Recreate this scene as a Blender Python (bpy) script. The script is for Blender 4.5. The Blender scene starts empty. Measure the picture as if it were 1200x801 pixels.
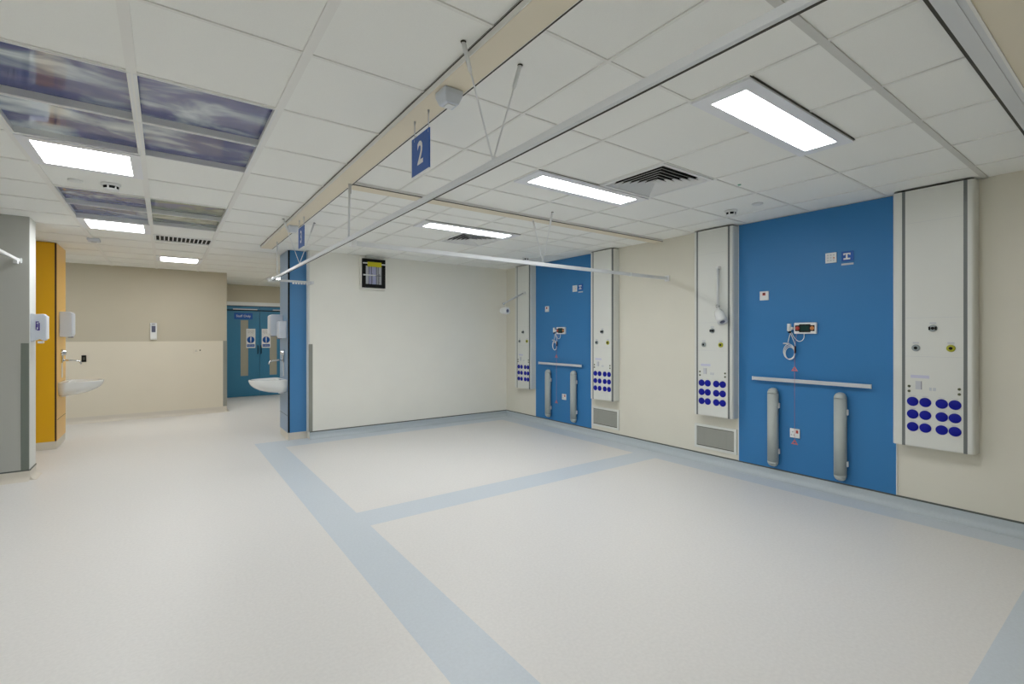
import bpy, math, random
from mathutils import Vector
PI = math.pi
scene = bpy.context.scene
C = scene.collection
random.seed(4)

# ------------------------------------------------------------------ camera
cam_d = bpy.data.cameras.new('camera'); cam = bpy.data.objects.new('camera', cam_d); C.objects.link(cam)
cam_d.sensor_width = 36; cam_d.lens = 561.2 / 1200 * 36; cam_d.shift_y = -7.85 / 1200
cam.location = (0, 0, 1.436); cam.rotation_euler = (PI / 2, 0, -math.radians(35.919))
cam_d.clip_start = 0.02
scene.camera = cam

# ------------------------------------------------------------------ world, exposure
w = bpy.data.worlds.new('world'); scene.world = w; w.use_nodes = True
w.node_tree.nodes['Background'].inputs[0].default_value = (0.8, 0.82, 0.85, 1)
w.node_tree.nodes['Background'].inputs[1].default_value = 0.05
vs = scene.view_settings
vs.view_transform = 'Standard'; vs.look = 'None'; vs.gamma = 1; vs.use_curve_mapping = False
vs.exposure = 0.0
LAMP = 26.5          # radiance of the ceiling light diffusers
LAMPC = (0.97, 0.985, 1.0)
scene.cycles.max_bounces = 14; scene.cycles.diffuse_bounces = 8
scene.cycles.sample_clamp_indirect = 8
scene.cycles.use_denoising = True

# ------------------------------------------------------------------ materials
def lin(c):
    return tuple(((v / 255) / 12.92 if v / 255 <= .04045 else (((v / 255) + .055) / 1.055) ** 2.4) for v in c)
def mat(name, rgb, rough=.5, metal=0, spec=.5, noise=0, nscale=30, bump=0, emit=0, coat=0):
    m = bpy.data.materials.new(name); m.use_nodes = True
    nt = m.node_tree; b = nt.nodes['Principled BSDF']; c = lin(rgb)
    b.inputs['Roughness'].default_value = rough; b.inputs['Metallic'].default_value = metal
    b.inputs['Specular IOR Level'].default_value = spec
    b.inputs['Coat Weight'].default_value = coat
    b.inputs['Base Color'].default_value = (*c, 1)
    if noise or bump:
        tc = nt.nodes.new('ShaderNodeTexCoord'); n = nt.nodes.new('ShaderNodeTexNoise')
        n.inputs['Scale'].default_value = nscale; n.inputs['Detail'].default_value = 4
        nt.links.new(tc.outputs['Object'], n.inputs['Vector'])
        if noise:
            r = nt.nodes.new('ShaderNodeValToRGB')
            r.color_ramp.elements[0].position = .3; r.color_ramp.elements[1].position = .7
            r.color_ramp.elements[0].color = (*[v * (1 - noise) for v in c], 1)
            r.color_ramp.elements[1].color = (*[min(1, v * (1 + noise)) for v in c], 1)
            nt.links.new(n.outputs['Fac'], r.inputs['Fac']); nt.links.new(r.outputs['Color'], b.inputs['Base Color'])
        if bump:
            bp = nt.nodes.new('ShaderNodeBump'); bp.inputs['Strength'].default_value = bump; bp.inputs['Distance'].default_value = .002
            nt.links.new(n.outputs['Fac'], bp.inputs['Height']); nt.links.new(bp.outputs['Normal'], b.inputs['Normal'])
    if emit:
        b.inputs['Emission Color'].default_value = (*LAMPC, 1); b.inputs['Emission Strength'].default_value = emit
    return m
M = {}
M['floor'] = mat('vinyl_floor_cream', (221, 219, 216), .42, noise=.035, nscale=60, spec=.4)
M['strip'] = mat('vinyl_floor_blue_grey', (200, 208, 215), .42, noise=.03, nscale=60, spec=.4)
M['cove'] = mat('cove_blue_grey', (186, 195, 200), .4, noise=.03, nscale=60)
M['cove_cream'] = mat('cove_cream', (214, 208, 196), .4)
M['capping'] = mat('cove_capping_strip', (88, 92, 88), .5)
M['wall'] = mat('wall_paint_beige', (222, 219, 206), .6, noise=.01, nscale=3)
M['wall_far'] = mat('wall_paint_ivory', (240, 239, 231), .36, noise=.01, nscale=3)
M['wall_grey'] = mat('wall_paint_greige', (196, 189, 170), .6, noise=.01, nscale=3)
M['wall_sheet'] = mat('wall_vinyl_cream', (224, 217, 200), .45, noise=.01, nscale=3)
M['partition'] = mat('partition_grey', (176, 177, 171), .5)
M['partition_end'] = mat('partition_end_white', (222, 224, 220), .45)
M['tile'] = mat('ceiling_tile', (241, 242, 238), .9, noise=.015, nscale=220, bump=.15, spec=.2)
M['tbar'] = mat('ceiling_t_bar', (232, 232, 228), .5)
M['tbar_w'] = mat('ceiling_t_bar_wide', (234, 234, 230), .5)
M['tbar_d'] = mat('ceiling_t_bar_grey', (208, 208, 203), .5)
M['bulk'] = mat('beam_paint_cream', (228, 219, 198), .6)
M['bulk_w'] = mat('beam_edge_white', (232, 232, 228), .5)
M['gap'] = mat('shadow_gap', (70, 68, 60), .8)
M['white'] = mat('white_plastic', (228, 230, 230), .35)
M['white_b'] = mat('bluish_white_plastic', (205, 212, 222), .35)
M['enamel'] = mat('white_enamel_rail', (214, 217, 219), .3)
M['ceramic'] = mat('white_ceramic', (226, 228, 226), .12, coat=.5)
M['alu'] = mat('brushed_aluminium', (206, 210, 214), .35, metal=.25)
M['chrome'] = mat('chrome', (215, 217, 220), .12, metal=1)
M['trunk'] = mat('trunking_ivory', (220, 222, 217), .38)
M['stripe'] = mat('grey_insert_strip', (112, 118, 118), .4)
M['blue'] = mat('blue_laminate', (54, 123, 181), .42, spec=.35)
M['column_blue'] = mat('column_blue_laminate', (68, 130, 184), .35)
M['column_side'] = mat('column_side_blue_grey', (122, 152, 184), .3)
M['door_blue'] = mat('door_blue_laminate', (54, 124, 162), .4)
M['signblue'] = mat('sign_blue', (0, 84, 170), .4)
M['capblue'] = mat('cap_blue', (0, 14, 150), .45, spec=.3)
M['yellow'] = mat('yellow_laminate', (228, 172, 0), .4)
M['yellow_lit'] = mat('yellow_laminate_lit', (236, 186, 84), .3)  # same yellow laminate, with the light on the side panel put into its colour
M['black'] = mat('black_plastic', (12, 12, 12), .55, spec=.25)
M['dark'] = mat('dark_void', (24, 24, 22), .9)
M['maroon'] = mat('dark_seam', (48, 16, 18), .6)
M['grey_bump'] = mat('grey_bumper_plastic', (180, 187, 184), .45)
M['guard'] = mat('grey_corner_guard', (146, 148, 140), .45)
M['guard_d'] = mat('dark_grey_corner_guard', (112, 120, 112), .45)
M['red'] = mat('red_plastic', (182, 66, 56), .4)
M['red_cord'] = mat('red_cord', (200, 112, 112), .6)
M['orange'] = mat('orange_button', (206, 132, 72), .4)
M['green_screen'] = mat('green_lcd', (30, 62, 58), .2)
M['yel'] = mat('yellow_label', (205, 196, 20), .5)
M['lime'] = mat('yellow_green_outlet', (172, 172, 40), .4)
M['outlet_grey'] = mat('grey_outlet_plastic', (150, 160, 162), .35)
M['olive'] = mat('olive_terminal', (92, 96, 70), .5)
M['paper'] = mat('pale_label_paper', (196, 200, 206), .6)
M['lilac'] = mat('lilac_paper', (176, 180, 214), .6)
M['label_tint'] = mat('pale_lilac_label', (200, 202, 222), .6)
M['ink'] = mat('ink_grey', (128, 128, 140), .6)
M['purple'] = mat('purple_print', (62, 30, 140), .5)
M['glass'] = mat('wired_glass_pane', (168, 166, 152), .12, spec=.6)
M['mesh_back'] = mat('perforated_metal_rib', (150, 152, 144), .5)
M['lcd_grey'] = mat('grey_display', (92, 96, 120), .4)
M['lamp_glow'] = mat('lit_diffuser', (250, 250, 250), .6, emit=LAMP)
M['lamp_glow_far'] = mat('lit_diffuser_far', (250, 250, 250), .6, emit=LAMP * 1.75)
M['lamp_frame'] = mat('light_frame_white', (232, 234, 238), .4)

def grille_mat():
    m = bpy.data.materials.new('perforated_grille'); m.use_nodes = True
    nt = m.node_tree; b = nt.nodes['Principled BSDF']
    tc = nt.nodes.new('ShaderNodeTexCoord'); v = nt.nodes.new('ShaderNodeTexVoronoi'); v.inputs['Scale'].default_value = 105
    v.inputs['Randomness'].default_value = 0
    r = nt.nodes.new('ShaderNodeValToRGB'); r.color_ramp.elements[0].position = .3; r.color_ramp.elements[1].position = .42
    r.color_ramp.elements[0].color = (*lin((60, 60, 56)), 1); r.color_ramp.elements[1].color = (*lin((168, 170, 162)), 1)
    nt.links.new(tc.outputs['Object'], v.inputs['Vector']); nt.links.new(v.outputs['Distance'], r.inputs['Fac'])
    nt.links.new(r.outputs['Color'], b.inputs['Base Color']); b.inputs['Roughness'].default_value = .5
    return m
M['grille'] = grille_mat()

def sky_mat(name, green=False):
    """printed cloud picture behind glossy acrylic"""
    m = bpy.data.materials.new(name); m.use_nodes = True
    nt = m.node_tree; b = nt.nodes['Principled BSDF']; L = nt.links.new
    tc = nt.nodes.new('ShaderNodeTexCoord'); mp = nt.nodes.new('ShaderNodeMapping')
    geo = nt.nodes.new('ShaderNodeNewGeometry')
    mp.inputs['Scale'].default_value = (1.0, 2.0, 1); mp.inputs['Rotation'].default_value = (0, 0, .25)
    n = nt.nodes.new('ShaderNodeTexNoise'); n.inputs['Scale'].default_value = 2.6; n.inputs['Detail'].default_value = 3.5
    n.inputs['Distortion'].default_value = .6
    r = nt.nodes.new('ShaderNodeValToRGB'); e = r.color_ramp.elements
    if green:
        cols = [(.34, (104, 104, 142)), (.46, (116, 124, 116)), (.56, (142, 148, 136)), (.72, (206, 208, 200))]
    else:
        cols = [(.40, (84, 90, 138)), (.49, (104, 106, 148)), (.56, (148, 158, 178)), (.72, (222, 230, 232))]
    e[0].position = cols[0][0]; e[0].color = (*lin(cols[0][1]), 1); e[1].position = cols[3][0]; e[1].color = (*lin(cols[3][1]), 1)
    for p, c in cols[1:3]:
        x = e.new(p); x.color = (*lin(c), 1)
    L(geo.outputs['Position'], mp.inputs['Vector']); L(mp.outputs['Vector'], n.inputs['Vector'])
    L(n.outputs['Fac'], r.inputs['Fac']); L(r.outputs['Color'], b.inputs['Base Color'])
    b.inputs['Roughness'].default_value = .03; b.inputs['IOR'].default_value = 1.65
    b.inputs['Specular IOR Level'].default_value = .6
    return m
M['sky'] = sky_mat('sky_print'); M['skyg'] = sky_mat('tree_print', True)

# ------------------------------------------------------------------ mesh builder
class MB:
    def __init__(s): s.v = []; s.f = []; s.mi = []; s.sm = []; s.mats = []; s.cur = 0; s.smooth = False
    def use(s, m):
        if m not in s.mats: s.mats.append(m)
        s.cur = s.mats.index(m); return s
    def face(s, idx): s.f.append(tuple(idx)); s.mi.append(s.cur); s.sm.append(s.smooth)
    def box(s, x0, x1, y0, y1, z0, z1):
        n = len(s.v)
        s.v += [(x, y, z) for z in (z0, z1) for y in (y0, y1) for x in (x0, x1)]
        for q in ((0, 2, 3, 1), (4, 5, 7, 6), (0, 1, 5, 4), (1, 3, 7, 5), (3, 2, 6, 7), (2, 0, 4, 6)):
            s.face([n + i for i in q])
        return s
    def quad(s, *p):
        n = len(s.v); s.v += [tuple(q) for q in p]; s.face(range(n, n + len(p))); return s
    def ring_loft(s, rings, cap0=True, cap1=True, closed=True):
        n0 = len(s.v); k = len(rings[0])
        for r in rings: s.v += [tuple(p) for p in r]
        for i in range(len(rings) - 1):
            for j in range(k if closed else k - 1):
                a = n0 + i * k + j; b = n0 + i * k + (j + 1) % k
                s.face((a, b, b + k, a + k))
        sm = s.smooth; s.smooth = False
        if cap0: s.face([n0 + j for j in range(k)][::-1])
        if cap1: s.face([n0 + (len(rings) - 1) * k + j for j in range(k)])
        s.smooth = sm
        return s
    def tube(s, pts, r, n=10):
        pts = [Vector(p) for p in pts]; rings = []
        rr = r if isinstance(r, (list, tuple)) else [r] * len(pts)
        up = None
        for i, p in enumerate(pts):
            d = (pts[min(i + 1, len(pts) - 1)] - pts[max(i - 1, 0)]).normalized()
            if up is None:
                up = Vector((0, 0, 1)) if abs(d.z) < .9 else Vector((1, 0, 0))
            a = d.cross(up).normalized(); b = a.cross(d).normalized(); up = b
            rings.append([p + (a * math.cos(2 * PI * j / n) + b * math.sin(2 * PI * j / n)) * rr[i] for j in range(n)])
        sm = s.smooth; s.smooth = True
        s.ring_loft(rings); s.smooth = sm; return s
    def cyl(s, p0, p1, r, n=20): return s.tube([p0, p1], r, n)
    def lathe(s, o, axis, prof, n=24):
        """prof: list of (distance along axis, radius)"""
        o = Vector(o); ax = Vector(axis).normalized()
        t = Vector((0, 0, 1)) if abs(ax.z) < .9 else Vector((1, 0, 0))
        a = ax.cross(t).normalized(); b = ax.cross(a).normalized()
        rings = [[o + ax * d + (a * math.cos(2 * PI * j / n) + b * math.sin(2 * PI * j / n)) * max(r, 1e-4) for j in range(n)] for d, r in prof]
        sm = s.smooth; s.smooth = True; s.ring_loft(rings); s.smooth = sm; return s
    def prism(s, poly, p0, p1, ux, uy):
        """poly of (a,b) pairs swept from p0 to p1, a along ux and b along uy"""
        ux, uy = Vector(ux), Vector(uy)
        return s.ring_loft([[Vector(p) + ux * a + uy * b for a, b in poly] for p in (p0, p1)])
    def text(s, body, size, o, xd, yd, depth=.001, bold=0, align='CENTER', sx=1.0):
        cu = bpy.data.curves.new('t', 'FONT'); cu.body = body; cu.size = size; cu.align_x = align; cu.align_y = 'CENTER'; cu.offset = bold
        cu.resolution_u = 3
        ob = bpy.data.objects.new('t', cu); C.objects.link(ob)
        dg = bpy.context.evaluated_depsgraph_get(); me = bpy.data.meshes.new_from_object(ob.evaluated_get(dg))
        o, xd, yd = Vector(o), Vector(xd), Vector(yd); nd = xd.cross(yd).normalized(); n = len(s.v)
        s.v += [tuple(o + xd * p.co.x * sx + yd * p.co.y + nd * depth) for p in me.vertices]
        for p in me.polygons: s.face([n + i for i in p.vertices])
        bpy.data.objects.remove(ob); bpy.data.curves.remove(cu); bpy.data.meshes.remove(me)
        return s
    def build(s, name, m=None, parent=None, bevel=0, seg=2):
        me = bpy.data.meshes.new(name)
        org = Vector(parent['_o']) if parent is not None and '_o' in parent else Vector((0, 0, 0))
        me.from_pydata([Vector(v) - org for v in s.v], [], s.f)
        ms = s.mats or [m]
        for x in ms: me.materials.append(M[x] if isinstance(x, str) else x)
        for p, i, k in zip(me.polygons, s.mi, s.sm): p.material_index = i; p.use_smooth = k
        me.update()
        o = bpy.data.objects.new(name, me); C.objects.link(o)
        if parent is not None: o.parent = parent; o['_o'] = list(org)
        if bevel:
            b = o.modifiers.new('bevel', 'BEVEL'); b.width = bevel; b.segments = seg; b.limit_method = 'ANGLE'; b.angle_limit = .7
        return o
def box(*a): return MB().box(*a)
def thing(name, label, cat, loc, group=None):
    o = bpy.data.objects.new(name, None); C.objects.link(o); o.location = loc; o['_o'] = list(loc)
    o['label'] = label; o['category'] = cat; o.empty_display_size = .1
    if group: o['group'] = group
    return o
def tag(o, label, cat, group=None):
    o['label'] = label; o['category'] = cat
    if group: o['group'] = group
    return o
def struct(o): o['kind'] = 'structure'; return o
def lab(o, l): o['label'] = l; return o
def dup_tree(o, parent=None, loc=None, label=None):
    c = o.copy(); C.objects.link(c); c.parent = parent
    if loc is not None: c.location = loc; c['_o'] = list(loc)
    if label: c['label'] = label
    for ch in list(o.children): dup_tree(ch, c)
    return c

# ------------------------------------------------------------------ setting
H = 2.602; XR = 4.937; YF = 6.984; YB = 10.45; YD = 12.7
X0, Y0 = -4.2, -3.2
# floor: cream vinyl with welded blue-grey bands
fx = [X0, -1.32, .955, 1.255, 4.645, XR + .05]; fy = [Y0, .18, .495, 3.557, 3.875, 6.05, 6.65, 6.70, 7.12, YD + .1]
def is_strip(x, y):
    if .955 < x < 1.255 and y < 7.12: return True
    if 4.645 < x: return True
    if x > .955 and (.18 < y < .495 or 3.557 < y < 3.875 or 6.70 < y < 7.12): return True
    if x < -1.32 and 6.05 < y < 6.70: return True
    return False
mb = MB()
for i in range(len(fx) - 1):
    for j in range(len(fy) - 1):
        mb.use('strip' if is_strip((fx[i] + fx[i + 1]) / 2, (fy[j] + fy[j + 1]) / 2) else 'floor')
        mb.box(fx[i], fx[i + 1], fy[j], fy[j + 1], -.03, 0)
fl = struct(mb.build('floor'))
struct(box(XR, XR + .12, Y0 - .1, YF + .12, 0, H + .1).build('wall_right', 'wall'))
struct(box(1.615, XR, YF, YF + .13, 0, H + .1).build('wall_far', 'wall_far'))
mb = MB().use('wall_grey').box(X0, .94, YB, YD + .12, 1.33, H + .1); mb.use('wall_sheet').box(X0, .94, YB, YD + .12, 0, 1.33)
struct(mb.build('wall_back'))
mb = MB().use('wall_grey')
mb.box(.94, 3.0, YD, YD + .12, 2.2, H + .1); mb.box(.94, .955, YD, YD + .12, 0, 2.2); mb.box(2.68, 3.0, YD, YD + .12, 0, 2.2)
struct(mb.build('wall_door_end'))
struct(box(2.9, 3.0, 7.76, YD, 0, H + .1).build('wall_corridor', 'wall_grey'))
struct(box(1.64, 3.0, 7.66, 7.76, 0, H + .1).build('wall_behind_column', 'wall_grey'))
struct(box(X0 - .1, X0, Y0 - .1, YB, 0, H + .1).build('wall_left', 'wall'))
struct(box(X0, XR, Y0 - .1, Y0, 0, H + .1).build('wall_rear', 'wall'))
mb = MB().use('partition').box(X0, -1.09, 6.65, 6.655, 0, H + .1)
mb.use('partition_end').box(X0, -1.088, 6.655, 6.93, 0, H + .1)
struct(mb.build('wall_partition'))

# skirting: coved vinyl with a dark capping strip
R_ = .05
def cove_profile():
    p = [(0, 0), (0, .1), (.003, .1)]
    for k in range(0, 9):
        a = k / 8 * PI / 2
        p.append((.003 + R_ * (1 - math.cos(a)), .0012 + R_ * (1 - math.sin(a))))
    p.append((.003 + R_, 0)); return p
def skirting(name, p0, p1, nrm, m, cap=True):
    mb = MB().use(m); mb.prism(cove_profile(), p0, p1, nrm, (0, 0, 1))
    if cap:
        mb.use('capping'); mb.prism([(0, .1), (0, .109), (.006, .107), (.006, .096), (.003, .096)], p0, p1, nrm, (0, 0, 1))
    return struct(mb.build(name))
skirting('baseboard_right', (XR, Y0, 0), (XR, YF, 0), (-1, 0, 0), 'cove')
skirting('baseboard_far', (XR, YF, 0), (1.615, YF, 0), (0, -1, 0), 'cove')
skirting('baseboard_back', (.94, YB, 0), (X0, YB, 0), (0, -1, 0), 'cove_cream', False)
skirting('baseboard_partition', (-1.088, 6.65, 0), (X0, 6.65, 0), (0, -1, 0), 'cove_cream')
skirting('baseboard_partition_end', (-1.088, 6.93, 0), (-1.088, 6.65, 0), (1, 0, 0), 'cove_cream')
skirting('baseboard_recess', (.94, YD, 0), (.94, YB, 0), (1, 0, 0), 'cove_cream', False)

# corner guards
def guard(name, x0, x1, y, z1, m, depth=.006):
    struct(box(x0, x1, y - depth, y, .108, z1).build(name, m, None, .002))
guard('trim_1', 1.60, 1.652, YF - .0005, 1.314, 'guard')
guard('trim_2', .880, .944, YB - .0005, 1.334, 'guard')
guard('trim_3', -1.149, -1.092, 6.6495, 1.358, 'guard_d')
struct(box(1.597, 1.615, YF - .004, YF + .13, .1, H).build('trim_4', 'partition_end'))

# ceiling: lay-in tiles on exposed bars
right_x = [1.147, 1.531, 2.131, 2.731, 3.331, 3.931, 4.531, XR]
ry_near = [-3.2, -2.783, -2.183, -1.583, -.983, -.383, .217, .817, 1.417, 2.017, 2.617, 3.217, 3.665]
ry_far = [3.80, 4.13, 4.43, 4.73, 5.33, 5.93, 6.53, YF]
left_x = [X0, -3.721, -3.121, -2.521, -1.921, -1.321, -.721, -.121, .479, 1.005]
left_y = [2.713 + .6 * k for k in range(-10, 17)]
left_y = [Y0] + [y for y in left_y if Y0 < y < YD] + [YD]
holes = []      # (x0,x1,y0,y1)
SKY = [(-.721, 2.713), (-.721, 3.313), (-.121, 2.713), (-.121, 3.313), (-.721, 5.113), (-.721, 5.713), (-.121, 5.113), (-.121, 5.713)]
for x, y in SKY: holes.append((x, x + .6, y, y + .6))
DIFF = [(2.731, 2.017), (2.731, 4.73)]
for x, y in DIFF: holes.append((x, x + .6, y, y + .6))
TZ = H + .006
ceil = MB().use('tile'); grid = MB().use('tbar')
def cells(xs, ys):
    for i in range(len(xs) - 1):
        for j in range(len(ys) - 1):
            cx, cy = (xs[i] + xs[i + 1]) / 2, (ys[j] + ys[j + 1]) / 2
            if any(a < cx < b and c < cy < d for a, b, c, d in holes): continue
            ceil.box(xs[i], xs[i + 1], ys[j], ys[j + 1], TZ, TZ + .015)
def bars(xs, ys, wx, wy, wide_x=(), wide_y=()):
    for x in xs[1:-1]:
        wd = x in wide_x; grid.use('tbar_w' if wd else 'tbar'); h = .019 if wd else wx
        grid.box(x - h, x + h, ys[0], ys[-1], H - (.001 if wd else 0), TZ + .001)
    for y in ys[1:-1]:
        wd = y in wide_y; grid.use('tbar_d' if wd else 'tbar'); h = .016 if wd else wy
        grid.box(xs[0], xs[-1], y - h, y + h, H + .0005 - (.001 if wd else 0), TZ + .001)
cells(right_x, ry_near); bars(right_x, ry_near, .008, .008, (), (.817,))
cells(right_x, ry_far); bars(right_x, ry_far, .008, .008)
cells(left_x, [y for y in left_y if y < YB] + [YB]); bars(left_x, [y for y in left_y if y < YB] + [YB], .008, .008, (-.721, -.121, .479))
cx_ = [.94, 1.679, 2.279, 2.9]; cy_ = [y for y in left_y if y > 6.9 and y != 6.913 or y == 6.913]
cy_ = [y for y in left_y if y > 10.4]
cells(cx_, cy_); bars(cx_, cy_, .008, .008)
cells([1.005, 1.679, 2.279, 2.9], [YF, 7.513, 8.113, 8.713, 9.313, 9.913, cy_[0]]); bars([1.005, 1.679, 2.279, 2.9], [YF, 7.513, 8.113, 8.713, 9.313, 9.913, cy_[0]], .008, .008)
ceil.box(X0, .94, YB, YD, TZ, TZ + .01)
ceil.box(.94, 1.01, YB, cy_[0], TZ, TZ + .012)
co = struct(ceil.build('ceiling')); gr = grid.build('grid_bar', None, None); gr.parent = co
struct(box(X0 - .1, XR + .1, Y0 - .1, YD + .1, H + .25, H + .3).build('ceiling_slab', 'dark'))
# shallow downstands dividing the bays
def beam(name, x0, x1, y0, y1, along, d=.03):
    mb = MB().use('bulk_w').box(x0, x1, y0, y1, H - d + .002, TZ)
    mb.use('bulk')
    if along == 'y':
        mb.box(x0 + .004, x1 - .01, y0, y1, H - d, H - d + .002); mb.use('gap').box(x1 - .004, x1 + .001, y0, y1, H - d - .0005, H - d + .004)
        mb.box(x0 - .0015, x0, y0, y1, H - .003, H + .002)
    else:
        mb.box(x0, x1, y0 + .008, y1, H - d, H - d + .002); mb.use('gap').box(x0, x1, y0 - .003, y0 + .006, H - d - .0005, H - d + .004)
    return struct(mb.build(name))
beam('trim_5', 1.007, 1.147, Y0, YF, 'y')
beam('trim_6', 1.148, XR, 3.665, 3.795, 'x', .02)
mb = MB().use('bulk').box(1.148, XR, Y0, .41, H - .03, H - .002)
mb.use('enamel').box(1.148, XR, .412, .487, H - .03, H - .002)
mb.box(1.148, XR, .432, .468, H - .034, H - .03); mb.use('gap').box(1.148, XR, .488, .502, H - .022, H - .001)
mb.use('bulk_w').box(1.148, XR, .402, .411, H - .036, H - .03)
struct(mb.build('trim_7'))

# ------------------------------------------------------------------ ceiling lights
def long_light(y0, label, glow='lamp_glow', xa=2.131):
    x0, x1 = xa, xa + 1.2; y1 = y0 + .3
    t = thing('ceiling_light', label, 'light', (x0 + .6, y0 + .15, H), 'long ceiling lights over the bays')
    dx, dy = .085, .062
    mb = MB().use('lamp_frame')
    z0, z1 = H - .012, H + .004
    mb.box(x0, x1, y0, y0 + dy, z0, z1).box(x0, x1, y1 - dy, y1, z0, z1).box(x0, x0 + dx, y0 + dy, y1 - dy, z0, z1).box(x1 - dx, x1, y0 + dy, y1 - dy, z0, z1)
    mb.use('gap').box(x0 - .004, x1 + .004, y0 - .005, y0 - .001, H - .003, H + .005)
    mb.build('frame', None, t)
    mb = MB().use(glow).box(x0 + dx, x1 - dx, y0 + dy, y1 - dy, H - .009, H + .003)
    lab(mb.build('diffuser', None, t), 'glowing white diffuser')
    return t
long_light(1.117, 'long lit ceiling light nearest the camera, between the blue panel and the long curtain track')
long_light(2.617, 'long lit ceiling light beside the square louvred vent nearest the camera')
long_light(4.43, 'long lit ceiling light beyond the cream ceiling strip, in the far bay', 'lamp_glow_far')
long_light(-1.3, 'unseen long ceiling light added behind the camera over the next bay')  # out-of-frame light, added to help light the bays
def square_light(x0, y0, label):
    t = thing('ceiling_light', label, 'light', (x0 + .3, y0 + .3, H), 'square ceiling lights along the walkway')
    d = .058; z0, z1 = H - .008, H + .004; x1, y1 = x0 + .59, y0 + .59; x0 += .01; y0 += .01
    mb = MB().use('lamp_frame').box(x0, x1, y0, y0 + d, z0, z1).box(x0, x1, y1 - d, y1, z0, z1).box(x0, x0 + d, y0 + d, y1 - d, z0, z1).box(x1 - d, x1, y0 + d, y1 - d, z0, z1)
    mb.build('frame', None, t)
    lab(MB().use('lamp_glow').box(x0 + d, x1 - d, y0 + d, y1 - d, H - .006, H + .003).build('diffuser', None, t), 'glowing white diffuser')
square_light(-.721, 3.913, 'square lit ceiling light right beside the nearest cloud picture panels')
square_light(-.721, 6.313, 'square lit ceiling light just beyond the second set of picture panels')
square_light(-.121, 8.713, 'square lit ceiling light farthest along the walkway, beyond the slotted air grille')
square_light(1.679, 10.513, 'lit ceiling light in front of the blue double doors, mostly hidden by the blue column')
square_light(-.721, -.287, 'unseen square ceiling light added behind the camera over the walkway')  # never in view, added to brighten the walkway
square_light(-2.521, 1.513, 'added square ceiling light out of view to the left of the camera')  # unseen light added for more illumination on this side
square_light(-2.521, 8.713, 'added square ceiling light hidden behind the yellow cabinet wall')  # hidden light added to brighten the space behind the casing

# sky picture panels
for i, (x, y) in enumerate(SKY):
    L = ['cloud picture ceiling panel reflecting the yellow cabinet, in the corner nearest the camera',
         'cloud picture ceiling panel touching the nearest square light',
         'largest-looking cloud picture ceiling panel, near row and right-hand side',
         'cloud picture ceiling panel just beyond the largest-looking one, right-hand side of the near set',
         'cloud picture ceiling panel beside the round smoke detector, left side of the second set',
         'cloud picture ceiling panel touching the second square light',
         'greenish picture ceiling panel on the right side of the second set, nearer row',
         'greenish and lilac picture ceiling panel next to the slotted air grille'][i]
    t = thing('picture_ceiling_panel', L, 'ceiling panel', (x + .3, y + .3, H), 'sky picture panels set in the ceiling')
    f = .010; a, b, c, d = x + .004, x + .596, y + .004, y + .596
    mb = MB().use('white')
    for q in ((a, b, c, c + f), (a, b, d - f, d), (a, a + f, c + f, d - f), (b - f, b, c + f, d - f)): mb.box(*q, H - .002, H + .036)
    mb.build('frame', None, t)
    MB().box(a, b, c, d, H + .036, H + .042).build('picture', 'skyg' if i >= 6 else 'sky', t)

# louvred square air vents
def diffuser(x, y, label):
    t = thing('ceiling_air_vent', label, 'air vent', (x + .3, y + .3, H), 'square louvred ceiling vents')
    cx, cy = x + .3, y + .3
    mb = MB().use('white'); o, i_ = .296, .268; z0, z1 = H - .006, H + .004
    mb.box(cx - o, cx + o, cy - o, cy - i_, z0, z1).box(cx - o, cx + o, cy + i_, cy + o, z0, z1).box(cx - o, cx - i_, cy - i_, cy + i_, z0, z1).box(cx + i_, cx + o, cy - i_, cy + i_, z0, z1)
    mb.build('frame', None, t)
    mb = MB()
    def sq(h, z): return [(cx - h, cy - h, z), (cx + h, cy - h, z), (cx + h, cy + h, z), (cx - h, cy + h, z)]
    for k in range(6):
        h = .262 - k * .041
        mb.use('white')
        mb.ring_loft([sq(h - .030, H + .026), sq(h, H - .003)], False, False)
        mb.ring_loft([sq(h, H - .003), sq(h, H + .0005)], False, False)
        mb.use('dark'); mb.ring_loft([sq(h, H + .0005), sq(h - .030, H + .0295)], False, False)  # vane backs coloured dark for the unlit shade inside the vent
    mb.use('white').box(cx - .02, cx + .02, cy - .02, cy + .02, H - .003, H + .001)
    mb.build('louvre', None, t)
    p = MB().use('dark'); w_ = .296
    p.box(cx - w_, cx + w_, cy - w_, cy + w_, H + .12, H + .125)
    for q in ((-w_, -w_ + .004, -w_, w_), (w_ - .004, w_, -w_, w_), (-w_, w_, -w_, -w_ + .004), (-w_, w_, w_ - .004, w_)):
        p.box(cx + q[0], cx + q[1], cy + q[2], cy + q[3], H + .004, H + .12)
    p.build('duct_box', None, t)
diffuser(*DIFF[0], 'square louvred air vent in the ceiling beside the middle long light, nearest the camera')
diffuser(*DIFF[1], 'square louvred air vent in the ceiling beyond the farthest long light')
t = thing('ceiling_air_grille', 'slotted rectangular air grille in the walkway ceiling before the farthest light', 'air vent', (.18, 7.09, H))
mb = MB().use('white').box(-.115, .473, 6.919, 6.939, H - .006, H + .003).box(-.115, .473, 7.29, 7.31, H - .006, H + .003).box(-.115, -.10, 6.939, 7.29, H - .006, H + .003).box(.458, .473, 6.939, 7.29, H - .006, H + .003)
mb.build('frame', None, t)
mb = MB().use('white')
for k in range(13): mb.box(-.098 + k * .0425, -.086 + k * .0425, 6.939, 7.29, H - .004, H + .003)
mb.build('slat', None, t)
MB().box(-.1, .458, 6.939, 7.29, H + .003, H + .005).build('backing', 'dark', t)

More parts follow.
